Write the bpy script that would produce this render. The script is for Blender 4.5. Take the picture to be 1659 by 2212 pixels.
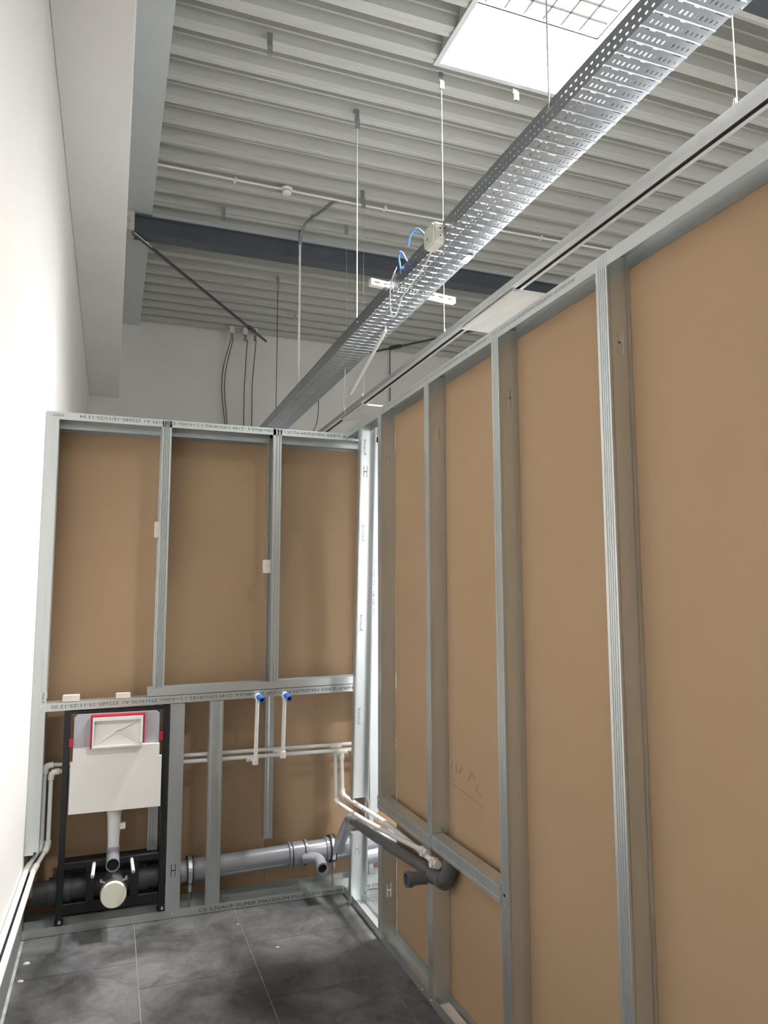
import bpy, math, random
from mathutils import Vector, Matrix
random.seed(7)
for o in list(bpy.data.objects): bpy.data.objects.remove(o)
scene = bpy.context.scene
col = scene.collection
V = Vector

# ------------------------------------------------------------------ camera
YAW, PITCH, ROLL = 0.353902, 0.110712, 0.0015267
fwd = V((math.sin(YAW)*math.cos(PITCH), math.cos(YAW)*math.cos(PITCH), math.sin(PITCH)))
rgt0 = V((math.cos(YAW), -math.sin(YAW), 0)); dwn0 = fwd.cross(rgt0)
rgt = rgt0*math.cos(ROLL) + dwn0*math.sin(ROLL)
dwn = -rgt0*math.sin(ROLL) + dwn0*math.cos(ROLL)
cam = bpy.data.cameras.new('camera'); camo = bpy.data.objects.new('camera', cam); col.objects.link(camo)
cam.sensor_fit = 'HORIZONTAL'; cam.sensor_width = 36.0; cam.lens = 36.0*1593.36/1659.0
cam.clip_start = 0.02; cam.clip_end = 100
camo.matrix_world = Matrix(((rgt.x, -dwn.x, -fwd.x, 0), (rgt.y, -dwn.y, -fwd.y, 0), (rgt.z, -dwn.z, -fwd.z, 1.65), (0, 0, 0, 1)))
scene.camera = camo

# ------------------------------------------------------------------ world, exposure
world = bpy.data.worlds.new('world'); scene.world = world; world.use_nodes = True
bg = world.node_tree.nodes['Background']; bg.inputs[0].default_value = (0.80, 0.88, 1.0, 1); bg.inputs[1].default_value = 2.0
scene.view_settings.view_transform = 'Standard'; scene.view_settings.look = 'None'
scene.view_settings.gamma = 1.0; scene.view_settings.use_curve_mapping = False
scene.view_settings.exposure = 0.30
SKY_SPREAD = 125.0
SKYLIGHT = 620.0     # watts of daylight entering through the skylight diffuser
REARWIN = 3.2        # daylight through the glazed front behind the camera

sl = bpy.data.lights.new('skylight_daylight', 'AREA'); sl.shape = 'RECTANGLE'; sl.size = 1.248; sl.size_y = .988
sl.energy = SKYLIGHT; sl.spread = math.radians(SKY_SPREAD); sl.color = (1.0, .99, .965)
for ly in (3.73, -.12):  # the latter serves the unseen skylight added above the viewpoint
    slo = bpy.data.objects.new('skylight_daylight', sl); col.objects.link(slo); slo.location = (2.64, ly, 5.8125)

# ------------------------------------------------------------------ materials
MAT = {}
def mat(name, color, rough=0.6, metal=0.0, noise=0.0, scale=8.0, bump=0.0, bscale=None, stretch=(1, 1, 1), spec=0.5, emit=None, alpha=None, trans=0):
    m = bpy.data.materials.new(name); m.use_nodes = True; nt = m.node_tree; b = nt.nodes['Principled BSDF']
    b.inputs['Roughness'].default_value = rough; b.inputs['Metallic'].default_value = metal
    b.inputs['Specular IOR Level'].default_value = spec
    c = (*color, 1)
    b.inputs['Base Color'].default_value = c
    if noise or bump:
        tc = nt.nodes.new('ShaderNodeTexCoord'); mp = nt.nodes.new('ShaderNodeMapping'); mp.inputs['Scale'].default_value = stretch
        nt.links.new(tc.outputs['Object'], mp.inputs['Vector'])
        nz = nt.nodes.new('ShaderNodeTexNoise'); nz.inputs['Scale'].default_value = scale; nz.inputs['Detail'].default_value = 5
        nt.links.new(mp.outputs[0], nz.inputs['Vector'])
    if noise:
        rp = nt.nodes.new('ShaderNodeValToRGB')
        rp.color_ramp.elements[0].position = .28; rp.color_ramp.elements[1].position = .72
        rp.color_ramp.elements[0].color = tuple(x*(1-noise) for x in color) + (1,)
        rp.color_ramp.elements[1].color = tuple(min(1, x*(1+noise)) for x in color) + (1,)
        nt.links.new(nz.outputs['Fac'], rp.inputs['Fac']); nt.links.new(rp.outputs[0], b.inputs['Base Color'])
    if bump:
        n2 = nt.nodes.new('ShaderNodeTexNoise'); n2.inputs['Scale'].default_value = bscale or scale; n2.inputs['Detail'].default_value = 3
        nt.links.new(mp.outputs[0], n2.inputs['Vector'])
        bp = nt.nodes.new('ShaderNodeBump'); bp.inputs['Strength'].default_value = bump; bp.inputs['Distance'].default_value = 0.01
        nt.links.new(n2.outputs['Fac'], bp.inputs['Height']); nt.links.new(bp.outputs[0], b.inputs['Normal'])
    if emit:
        b.inputs['Emission Color'].default_value = (*emit[0], 1); b.inputs['Emission Strength'].default_value = emit[1]
    MAT[name] = m
    return m
mat('plaster', (.80, .79, .775), .85, noise=.012, scale=3, spec=.2)
mat('plaster_back', (.78, .765, .72), .9, noise=.03, scale=2, spec=.2)
mat('concrete_paint', (.82, .80, .78), .75, noise=.03, scale=1.5, spec=.25)
mat('ledge_paint', (.60, .62, .62), .6, noise=.02, scale=2, spec=.3)
mat('deck', (.49, .495, .46), .5, noise=.04, scale=1.2, stretch=(.4, 3, 1), spec=.5)
mat('board', (.415, .284, .175), .8, noise=.035, scale=1.3, bump=.02, bscale=500, spec=.25)
mat('galv', (.66, .69, .69), .34, .82, noise=.07, scale=14, stretch=(1, 1, .12))
mat('galv_track', (.66, .69, .69), .36, .82, noise=.06, scale=9, stretch=(.15, .15, 1))
mat('galv_dark', (.36, .38, .39), .45, .8, noise=.10, scale=12)
mat('galv_tray', (.36, .385, .41), .28, .95, noise=.05, scale=6)
mat('steel_dark', (.072, .082, .098), .5, .0, noise=.10, scale=4)
mat('steel_rod', (.10, .10, .10), .5, .3, noise=.15, scale=20)
mat('concrete_raw', (.55, .53, .50), .95, noise=.25, scale=25, bump=.5)
mat('alu', (.68, .69, .69), .38, .65, noise=.05, scale=8, stretch=(1, .1, 1))
mat('alu_plate', (.66, .65, .63), .5, .35, noise=.12, scale=10, stretch=(1, .25, 1))
mat('black_slot', (.02, .02, .022), .6)
mat('wire_white', (.80, .79, .75), .5, noise=.03, scale=9)
mat('wire_steel', (.62, .63, .63), .35, .8, noise=.03, scale=9)
mat('cable_dark', (.07, .068, .065), .7, noise=.1, scale=20)
mat('cable_blue', (.10, .30, .68), .45, noise=.05, scale=9)
mat('box_plastic', (.62, .61, .55), .5, noise=.03, scale=6)
mat('white_plastic', (.80, .79, .76), .45, noise=.02, scale=5)
mat('ppr', (.76, .76, .755), .38, noise=.03, scale=7)
mat('ppr_fitting', (.78, .765, .71), .42, noise=.03, scale=12)
mat('pvc', (.26, .27, .295), .30, noise=.05, scale=5, spec=.6)
mat('pvc_dark', (.115, .115, .12), .45, noise=.06, scale=8)
mat('pvc_shaded', (.045, .045, .05), .45, noise=.06, scale=8)  # drain pipe grey darkened to carry the shade of the toilet cavity
mat('hole', (.008, .008, .009), .9)
mat('clamp', (.62, .63, .63), .3, .85, noise=.05, scale=20)
mat('rubber', (.02, .02, .02), .7)
mat('cream', (.74, .73, .62), .5, noise=.03, scale=10)
mat('panel_white', (.80, .785, .755), .7, noise=.025, scale=4)
mat('cistern', (.43, .45, .49), .35, noise=.03, scale=5)
mat('red', (.42, .015, .035), .4, noise=.05, scale=10)
mat('black_frame', (.012, .012, .014), .42, noise=.1, scale=10)
mat('blue_plug', (.02, .13, .52), .35, noise=.05, scale=10)
mat('ink', (.10, .102, .105), .7)
mat('ink_faint', (.36, .37, .37), .7)
mat('emboss', (.74, .77, .76), .3, .5)
mat('pencil', (.23, .155, .095), .9)
mat('gypsum', (.66, .60, .53), .9, noise=.06, scale=30, bump=.3)
mat('slab', (.20, .20, .20), .8, noise=.15, scale=3)
mat('joint', (.36, .36, .355), .9, noise=.3, scale=14)
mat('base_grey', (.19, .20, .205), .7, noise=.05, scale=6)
mat('well_white', (.86, .86, .84), .6, noise=.01, scale=3)
mat('curb', (.66, .69, .685), .5, .15, noise=.02, scale=3)
mat('grid_bar', (.012, .012, .012), 1.0, spec=0.0)
mat('pane_sky', (.9, .9, .88), .4, emit=((1.0, .985, .955), 1.5))
mat('pane_rear', (.9, .9, .9), .3, emit=((.93, .97, 1.0), REARWIN))
mat('white_trim', (.66, .65, .62), .8, noise=.05, scale=30, bump=.4)
mat('screw', (.75, .76, .76), .3, .8)

def tile_material():
    m = bpy.data.materials.new('floor_tile'); m.use_nodes = True; nt = m.node_tree; b = nt.nodes['Principled BSDF']
    geo = nt.nodes.new('ShaderNodeNewGeometry')
    def nz(scale, detail, rough=.6, dist=0):
        n = nt.nodes.new('ShaderNodeTexNoise'); n.inputs['Scale'].default_value = scale; n.inputs['Detail'].default_value = detail
        n.inputs['Roughness'].default_value = rough; n.inputs['Distortion'].default_value = dist
        nt.links.new(geo.outputs['Position'], n.inputs['Vector']); return n
    def ramp(n, a, ca, bpos, cb):
        r = nt.nodes.new('ShaderNodeValToRGB'); e = r.color_ramp.elements
        e[0].position = a; e[0].color = (*ca, 1); e[1].position = bpos; e[1].color = (*cb, 1)
        nt.links.new(n.outputs['Fac'], r.inputs['Fac']); return r
    r1 = ramp(nz(2.3, 8, .62, .6), .36, (.055, .055, .057), .64, (.185, .185, .19))
    r2 = ramp(nz(6.5, 9, .7, 1.2), .30, (.34, .34, .34), .55, (1, 1, 1))
    mx = nt.nodes.new('ShaderNodeMix'); mx.data_type = 'RGBA'; mx.blend_type = 'MULTIPLY'; mx.inputs['Factor'].default_value = .8
    nt.links.new(r1.outputs[0], mx.inputs[6]); nt.links.new(r2.outputs[0], mx.inputs[7])
    r3 = ramp(nz(19, 6, .7, .3), .70, (0, 0, 0), .80, (.22, .215, .205))
    ad = nt.nodes.new('ShaderNodeMix'); ad.data_type = 'RGBA'; ad.blend_type = 'ADD'; ad.inputs['Factor'].default_value = .6
    nt.links.new(mx.outputs[2], ad.inputs[6]); nt.links.new(r3.outputs[0], ad.inputs[7])
    nt.links.new(ad.outputs[2], b.inputs['Base Color'])
    b.inputs['Roughness'].default_value = .55; b.inputs['Specular IOR Level'].default_value = .4
    MAT['floor_tile'] = m
tile_material()

# ------------------------------------------------------------------ mesh helpers
ORG = {}
def org(o): return ORG.get(o.name, V((0, 0, 0)))
def tag(o, label=None, cat=None, group=None, kind=None):
    if label: o['label'] = label
    if cat: o['category'] = cat
    if group: o['group'] = group
    if kind: o['kind'] = kind
    return o
def empty(name, loc, label=None, cat=None, group=None, kind=None):
    o = bpy.data.objects.new(name, None); col.objects.link(o); o.location = loc; o.empty_display_size = .05
    ORG[o.name] = V(loc)
    return tag(o, label, cat, group, kind)
def frame_of(d):
    d = d.normalized(); up = V((0, 0, 1)) if abs(d.z) < .9 else V((1, 0, 0))
    a = d.cross(up).normalized(); return a, d.cross(a).normalized()
class MB:
    def __init__(s): s.v = []; s.f = []; s.sm = []; s.mi = []
    def add(s, vs, fs, smooth=False, mi=0):
        k = len(s.v); s.v += [V(p) for p in vs]
        for f in fs: s.f.append([i+k for i in f]); s.sm.append(smooth); s.mi.append(mi)
        return s
    def box(s, x0, x1, y0, y1, z0, z1, mi=0):
        return s.add([(x0,y0,z0),(x1,y0,z0),(x1,y1,z0),(x0,y1,z0),(x0,y0,z1),(x1,y0,z1),(x1,y1,z1),(x0,y1,z1)],
                     [(0,3,2,1),(4,5,6,7),(0,1,5,4),(1,2,6,5),(2,3,7,6),(3,0,4,7)], mi=mi)
    def obox(s, c, ax, ay, az, mi=0):   # oriented box: centre + half axes
        c, ax, ay, az = V(c), V(ax), V(ay), V(az)
        vs = [c-ax-ay-az, c+ax-ay-az, c+ax+ay-az, c-ax+ay-az, c-ax-ay+az, c+ax-ay+az, c+ax+ay+az, c-ax+ay+az]
        return s.add(vs, [(0,3,2,1),(4,5,6,7),(0,1,5,4),(1,2,6,5),(2,3,7,6),(3,0,4,7)], mi=mi)
    def bevbox(s, x0, x1, y0, y1, z0, z1, b=.004, axis='y'):
        # prism with chamfered corners in the plane across axis
        if axis == 'y':
            pts = [(x0+b,z0),(x1-b,z0),(x1,z0+b),(x1,z1-b),(x1-b,z1),(x0+b,z1),(x0,z1-b),(x0,z0+b)]
            return s.prism([(p[0], y0, p[1]) for p in pts], (0, y1-y0, 0))
        if axis == 'x':
            pts = [(y0+b,z0),(y1-b,z0),(y1,z0+b),(y1,z1-b),(y1-b,z1),(y0+b,z1),(y0,z1-b),(y0,z0+b)]
            return s.prism([(x0, p[0], p[1]) for p in pts], (x1-x0, 0, 0))
        pts = [(x0+b,y0),(x1-b,y0),(x1,y0+b),(x1,y1-b),(x1-b,y1),(x0+b,y1),(x0,y1-b),(x0,y0+b)]
        return s.prism([(p[0], p[1], z0) for p in pts], (0, 0, z1-z0))
    def prism(s, loop, ext):
        n = len(loop); e = V(ext); vs = [V(p) for p in loop] + [V(p)+e for p in loop]
        return s.add(vs, [list(range(n))[::-1], list(range(n, 2*n))] + [(i, (i+1) % n, n+(i+1) % n, n+i) for i in range(n)])
    def sheet(s, poly, ext, smooth=False):        # open polyline swept along ext
        n = len(poly); e = V(ext)
        return s.add([V(p) for p in poly] + [V(p)+e for p in poly], [(i, i+1, n+i+1, n+i) for i in range(n-1)], smooth)
    def tube(s, pts, r, n=14, cap=True, rs=None):
        pts = [V(p) for p in pts]; k = len(pts); rings = []
        a = None
        for i, p in enumerate(pts):
            d = (pts[min(i+1, k-1)] - pts[max(i-1, 0)]).normalized()
            if a is None: a, b = frame_of(d)
            else:
                a = (a - d*a.dot(d)).normalized(); b = d.cross(a)
            rr = rs[i] if rs else r
            rings.append([p + (a*math.cos(2*math.pi*j/n) + b*math.sin(2*math.pi*j/n))*rr for j in range(n)])
        vs = [q for ring in rings for q in ring]; fs = []
        for i in range(k-1):
            for j in range(n): fs.append((i*n+j, i*n+(j+1) % n, (i+1)*n+(j+1) % n, (i+1)*n+j))
        s.add(vs, fs, True)
        if cap: s.add(rings[0], [list(range(n))[::-1]]); s.add(rings[-1], [list(range(n))])
        return s
    def ring(s, c, d, r0, r1, w, n=24):            # washer/collar around axis d, full width w
        c, d = V(c), V(d).normalized(); a, b = frame_of(d)
        P = lambda r, t, h: c + (a*math.cos(t)+b*math.sin(t))*r + d*h
        vs = []; fs = []
        for j in range(n):
            t = 2*math.pi*j/n
            vs += [P(r0, t, -w/2), P(r1, t, -w/2), P(r1, t, w/2), P(r0, t, w/2)]
        for j in range(n):
            for q in range(4):
                k2 = (j+1) % n
                fs.append((j*4+q, k2*4+q, k2*4+(q+1) % 4, j*4+(q+1) % 4))
        return s.add(vs, fs, False)
    def disc(s, c, d, r, n=24):
        c, d = V(c), V(d).normalized(); a, b = frame_of(d)
        return s.add([c + (a*math.cos(2*math.pi*j/n)+b*math.sin(2*math.pi*j/n))*r for j in range(n)], [list(range(n))])
    def holed(s, o, U, W, us, ws, hole):           # plate on grid us x ws without the cells hole(i,j)
        o, U, W = V(o), V(U), V(W); nu, nw = len(us), len(ws)
        vs = [o + U*u + W*w for w in ws for u in us]; fs = []
        for j in range(nw-1):
            for i in range(nu-1):
                if not hole(i, j): fs.append((j*nu+i, j*nu+i+1, (j+1)*nu+i+1, (j+1)*nu+i))
        return s.add(vs, fs)
    def build(s, name, m, parent=None, label=None, cat=None, group=None, kind=None, at=None):
        ms = m if isinstance(m, (list, tuple)) else [m]
        o0 = V(at) if at is not None else (org(parent) if parent else None)
        if o0 is None:
            xs = [p.x for p in s.v]; ys = [p.y for p in s.v]; zs = [p.z for p in s.v]
            o0 = V(((min(xs)+max(xs))/2, (min(ys)+max(ys))/2, min(zs)))
        me = bpy.data.meshes.new(name); me.from_pydata([tuple(p-o0) for p in s.v], [], s.f)
        me.polygons.foreach_set('use_smooth', s.sm)
        for q in ms: me.materials.append(MAT[q])
        if len(ms) > 1: me.polygons.foreach_set('material_index', s.mi)
        me.update()
        o = bpy.data.objects.new(name, me); col.objects.link(o)
        if parent: o.parent = parent
        else: o.location = o0
        ORG[o.name] = o0
        return tag(o, label, cat, group, kind)
def arc(p0, p1, p2, n=6, rad=None):               # rounded corner path p0 -> p1 -> p2
    p0, p1, p2 = V(p0), V(p1), V(p2); a = (p0-p1); b = (p2-p1); r = min(a.length, b.length) if rad is None else rad
    a = p1 + a.normalized()*r; b = p1 + b.normalized()*r
    return [a*(1-t)**2 + p1*2*t*(1-t) + b*t*t for t in [i/n for i in range(n+1)]]
def rounded(pts, rad, n=6):
    out = [V(pts[0])]
    for i in range(1, len(pts)-1): out += arc(pts[i-1], pts[i], pts[i+1], n, rad)
    return out + [V(pts[-1])]
def text(s, parent, name, o, right, up, width=None, height=.016, m='ink', label=None):
    cu = bpy.data.curves.new(name, 'FONT'); cu.body = s; cu.size = 1; cu.resolution_u = 2
    tmp = bpy.data.objects.new('tmp', cu); col.objects.link(tmp)
    me = bpy.data.meshes.new_from_object(tmp); bpy.data.objects.remove(tmp); bpy.data.curves.remove(cu)
    xs = [v.co.x for v in me.vertices]; x0, x1 = min(xs), max(xs)
    sy = height/.70; sx = (width/(x1-x0)) if width else sy
    o, right, up = V(o), V(right), V(up); o0 = org(parent)
    for v in me.vertices:
        p = o + right*((v.co.x-x0)*sx) + up*(v.co.y*sy); v.co = p-o0
    me.materials.clear(); me.materials.append(MAT[m])
    ob = bpy.data.objects.new(name, me); col.objects.link(ob); ob.parent = parent; ORG[ob.name] = o0
    if label: ob['label'] = label
    return ob

# profiles of thin sheet: web along A (0..D) at b=0, flanges along B, swept along H
def profile(mb, o, A, B, Hd, D, F, L, lip=.006, grooves=0, bead=0, hcuts=()):
    o, A, B, Hd = V(o), V(A), V(B), V(Hd)
    Q = lambda a, b, h=0: o + A*a + B*b + Hd*h
    t = .0008
    for side in (0, 1):
        a0 = 0 if side == 0 else D; sg = 1 if side == 0 else -1
        pl = [(a0, 0)]
        if grooves:
            w = F*.72/grooves; b0 = F*.14
            for g in range(grooves):
                pl += [(a0, b0+g*w), (a0+sg*.0058, b0+g*w+w*.20), (a0+sg*.0058, b0+g*w+w*.32), (a0, b0+g*w+w*.52)]
        pl += [(a0, F)]
        if lip: pl += [(a0+sg*lip, F)]
        mb.sheet([Q(*p) for p in pl], Hd*L)
        mb.sheet([Q(p[0]+sg*t, p[1]) for p in pl][::-1], Hd*L)
    if hcuts:
        us = [0, .012, .015, D*.5-.011, D*.5-.008, D*.5+.008, D*.5+.011, D-.015, D-.012, D]
        ws = [0]
        for h in sorted(hcuts): ws += [h-.032, h-.0025, h+.0025, h+.032]
        ws += [L]
        def hole(i, j):
            q = (j-1) % 4
            if j == 0 or j == len(ws)-2 or q == 3: return False
            return i in (3, 5) or (i == 4 and q == 1)
        mb.holed(o, A, Hd, us, ws, hole)
        mb.holed(o+A*.009-B*.0018, A, Hd, [0, .004], [0, L], lambda i, j: False)
        mb.holed(o+A*(D-.013)-B*.0018, A, Hd, [0, .004], [0, L], lambda i, j: False)
    else:
        if bead: pl = [(0,0),(.009,0),(.0105,-bead),(.0145,-bead),(.016,0),(D-.016,0),(D-.0145,-bead),(D-.0105,-bead),(D-.009,0),(D,0)]
        else: pl = [(0,0),(D,0)]
        mb.sheet([Q(*p) for p in pl], Hd*L)
        mb.sheet([Q(p[0], p[1]+t) for p in pl][::-1], Hd*L)
    return mb
X, Y, Z = V((1,0,0)), V((0,1,0)), V((0,0,1))
def screws(parent, pts, d, r=.004):
    for p in pts:
        s = MB(); p = V(p); d = V(d)
        s.tube([p, p+d*.0015, p+d*.003], r, 8, rs=[r, r, r*.6]); s.build('screw', 'screw', parent)

# ================================================================== STRUCTURE
XL, XR, YE = -0.345, 1.276, 4.115
ZC, YB = 5.28, 10.11
SX0, SX1, SY0, SY1 = 1.98, 3.30, 3.20, 4.26       # skylight opening

fl = empty('floor', (1.0, 2.5, 0), 'dark grey construction floor of large tiles with dusty white joints', kind='structure')
MB().box(XL-.2, 9.2, -5.2, YB+.2, -.20, -.008).build('floor_slab', 'slab', fl)
MB().box(XL, 9.0, -5.0, YB, -.010, -.0022).build('joint_bed', 'joint', fl)
mbt = MB(); g = .0004
mbt.add([(g-.25,g-.25,-.008),(.25-g,g-.25,-.008),(.25-g,.25-g,-.008),(g-.25,.25-g,-.008),(g-.25,g-.25,-.0006),(.25-g,g-.25,-.0006),(.25-g,.25-g,-.0006),(g-.25,.25-g,-.0006),
         (g-.248,g-.248,0),(.248-g,g-.248,0),(.248-g,.248-g,0),(g-.248,.248-g,0)],
        [(0,1,5,4),(1,2,6,5),(2,3,7,6),(3,0,4,7),(4,5,9,8),(5,6,10,9),(6,7,11,10),(7,4,8,11),(8,9,10,11)])
tile0 = mbt.build('tile', 'floor_tile', fl, at=(0, 0, 0))
tile_mesh = tile0.data; bpy.data.objects.remove(tile0)
for i in range(-1, 8):
    for j in range(0, 12):
        cx = .176 + .502*i + .25; cy = (3.958 if i % 2 == 0 else 3.703) - .25 - .502*(j-2)
        if cx-.25 < XL-.02:                        # cut tile along the left wall
            m = MB().box(XL+.002, cx+.2500, cy-.2500, cy+.2500, -.008, 0)
            m.build('tile', 'floor_tile', fl); continue
        o = bpy.data.objects.new('tile', tile_mesh); col.objects.link(o); o.parent = fl; o.location = V((cx, cy, 0)) - org(fl)

wl = MB().box(XL-.2, XL, -5, YB+.2, 0, 5.6).build('wall_left', 'plaster', label='smooth white plastered wall running along the left side', kind='structure')
MB().box(XL-.2, 9.2, YB, YB+.2, 0, 5.6).build('wall_back', 'plaster_back', label='grey white end wall of the hall above the partition', kind='structure')
MB().box(9.0, 9.2, -5, YB, 0, 5.6).build('wall_right_outer', 'plaster_back', label='plain plastered outer wall far to the right', kind='structure')
wr = empty('wall_rear', (1, -5, 0), 'plain plastered wall behind the viewpoint with wide glazing', kind='structure')
MB().box(XL-.2, 9.2, -5.2, -5, 0, .3).build('wall_base', 'plaster', wr)
MB().box(XL-.2, 9.2, -5.2, -5, 3.2, 5.6).build('wall_top', 'plaster', wr)
MB().box(XL-.2, 1.9, -5.2, -5, .3, 3.2).build('wall_pier', 'plaster', wr)
MB().box(8.9, 9.2, -5.2, -5, .3, 3.2).build('wall_pier', 'plaster', wr)
w2 = empty('window_2', (5.4, -5.05, .3), 'wide glazed window in the wall behind the viewpoint', kind='structure')
for k in range(4):
    x0 = 1.9 + k*1.75
    MB().box(x0+.04, x0+1.71, -5.09, -5.08, .34, 3.16).build('pane', 'pane_rear', w2)
    f = MB()
    f.box(x0, x0+.04, -5.12, -5.04, .3, 3.2); f.box(x0+1.71, x0+1.75, -5.12, -5.04, .3, 3.2)
    f.box(x0+.04, x0+1.71, -5.12, -5.04, .3, .34); f.box(x0+.04, x0+1.71, -5.12, -5.04, 3.16, 3.2)
    f.build('window_frame', 'white_plastic', w2)

MB().bevbox(XL, .015, -5, YB, 4.22, 5.62, .006).build('trim_1', 'concrete_paint', label='long pale concrete beam along the top of the left wall', kind='structure')
MB().box(.015, .243, -5, YB, 5.235, 5.62).build('trim_2', 'ledge_paint', label='flat grey ledge between the concrete beam and the ribbed ceiling', kind='structure')
MB().prism([(XL, -5, 0), (XL, 4.26, 0), (XL, 4.26, .29), (XL, -5, .79)], (.006, 0, 0)).build('grey_strip_left', 'base_grey', label='grey strip at the foot of the left wall', kind='structure')  # thin grey strip on the wall face, its top rising along the pipes

# ribbed roof deck
def deck_poly(y0, y1):
    p, base = .2595, 4.468
    prof = [(0, 0), (.038, 0), (.043, .007), (.052, .007), (.057, 0), (.092, 0), (.100, .082), (.108, .090), (.116, .170), (.236, .170), (.2435, .090), (.2515, .082), (.2595, 0)]
    pts = []
    k0 = int(math.floor((y0-base)/p))-1; k1 = int(math.ceil((y1-base)/p))+1
    for k in range(k0, k1):
        for (a, h) in prof[:-1]: pts.append((base+k*p+a, ZC+h))
    out = []
    for (a, b) in zip(pts, pts[1:]):
        if b[0] <= y0 or a[0] >= y1: continue
        if a[0] < y0: t = (y0-a[0])/(b[0]-a[0]); a = (y0, a[1]+(b[1]-a[1])*t)
        if b[0] > y1: t = (y1-a[0])/(b[0]-a[0]); b = (y1, a[1]+(b[1]-a[1])*t)
        if not out: out.append(a)
        out.append(b)
    return out
MY0, MY1 = -.65, .41                                  # unseen skylight added in the same row to light the corridor
ce = empty('ceiling', (4, 2.5, ZC), 'ribbed grey metal roof deck', kind='structure')
def deck(x0, x1, y0, y1):
    m = MB(); pl = deck_poly(y0, y1)
    m.sheet([(x0, a, h) for a, h in pl], (x1-x0, 0, 0))
    m.build('deck_sheet', 'deck', ce)
deck(.243, SX0, -5, YB); deck(SX1, 9, -5, YB)
deck(SX0, SX1, SY1, YB); deck(SX0, SX1, MY1, SY0); deck(SX0, SX1, -5, MY0)
top = MB()
for (a, b, c, d) in ((XL-.2, SX0, -5.2, YB+.2), (SX1, 9.2, -5.2, YB+.2), (SX0, SX1, SY1, YB+.2), (SX0, SX1, MY1, SY0), (SX0, SX1, -5.2, MY0)):
    top.box(a, b, c, d, 5.62, 5.70)
top.build('roof_insulation', 'slab', ce)

def skylight(name, y0, y1, label, pm_='pane_sky'):
    w = empty(name, ((SX0+SX1)/2, (y0+y1)/2, 5.25), label, kind='structure')
    zb, zm, zt = 5.262, 5.49, 5.80
    t = .006
    for (a, b, c, d) in ((SX0, SX1, y1-t, y1), (SX0, SX1, y0, y0+t), (SX0, SX0+t, y0+t, y1-t), (SX1-t, SX1, y0+t, y1-t)):
        MB().box(a, b, c, d, zb, zm).build('curb_panel', 'curb', w)
    for (a, b, c, d) in ((SX0-.03, SX1+.03, y1, y1+.03), (SX0-.03, SX1+.03, y0-.03, y0), (SX0-.03, SX0, y0, y1), (SX1, SX1+.03, y0, y1)):
        MB().box(a, b, c, d, zb, zb+.004).build('curb_flange', 'curb', w)
    for (a, b, c, d) in ((SX0, SX1, y1-.02, y1), (SX0, SX1, y0, y0+.02), (SX0, SX0+.02, y0+.02, y1-.02), (SX1-.02, SX1, y0+.02, y1-.02)):
        MB().box(a, b, c, d, zm, zt+.06).build('well_wall', 'well_white', w)
    for (a, b, c, d) in ((SX0+.02, SX1-.02, y1-.036, y1-.02), (SX0+.02, SX1-.02, y0+.02, y0+.036), (SX0+.02, SX0+.036, y0+.036, y1-.036), (SX1-.036, SX1-.02, y0+.036, y1-.036)):
        MB().box(a, b, c, d, zt-.006, zt+.03).build('diffuser_frame', 'white_plastic', w)
    for (a, b, c, d) in ((SX0+.012, SX1-.012, y1-.022, y1-.012), (SX0+.012, SX0+.022, y0+.02, y1-.022), (SX1-.022, SX1-.012, y0+.02, y1-.022)):
        MB().box(a, b, c, d, zt-.016, zt-.007).build('gasket', 'grid_bar', w)
    gx0, gx1, gy0, gy1 = SX0+.036, SX1-.036, y0+.036, y1-.036
    nx, ny = 8, 8; dx = (gx1-gx0)/nx; dy = (gy1-gy0)/ny
    for i in range(1, nx): MB().box(gx0+i*dx-.0038, gx0+i*dx+.0038, gy0, gy1, zt-.006, zt+.009).build('grid_bar', 'grid_bar', w)
    for j in range(1, ny): MB().box(gx0, gx1, gy0+j*dy-.0038, gy0+j*dy+.0038, zt-.006, zt+.009).build('grid_bar', 'grid_bar', w)
    pm = MB().box(-dx/2+.002, dx/2-.002, -dy/2+.002, dy/2-.002, .014, .020).build('pane', pm_, w, at=(0, 0, 0)).data
    bpy.data.objects.remove(bpy.data.objects[pm.name])
    for i in range(nx):
        for j in range(ny):
            o = bpy.data.objects.new('pane', pm); col.objects.link(o); o.parent = w
            o.location = V((gx0+(i+.5)*dx, gy0+(j+.5)*dy, zt)) - org(w)
    for p in ((SX0+.055, y1-t, 5.31), (SX0+.055, y1-t, 5.43), (SX0+.85, y1-t, 5.455)): screws(w, [p], (0, -1, 0), .006)
    return w
skylight('window_1', SY0, SY1, 'bright skylight with white shaft and wire grid diffuser above cable tray')
skylight('added_skylight', MY0, MY1, 'unseen matching skylight added above the viewpoint to light the corridor')

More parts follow.
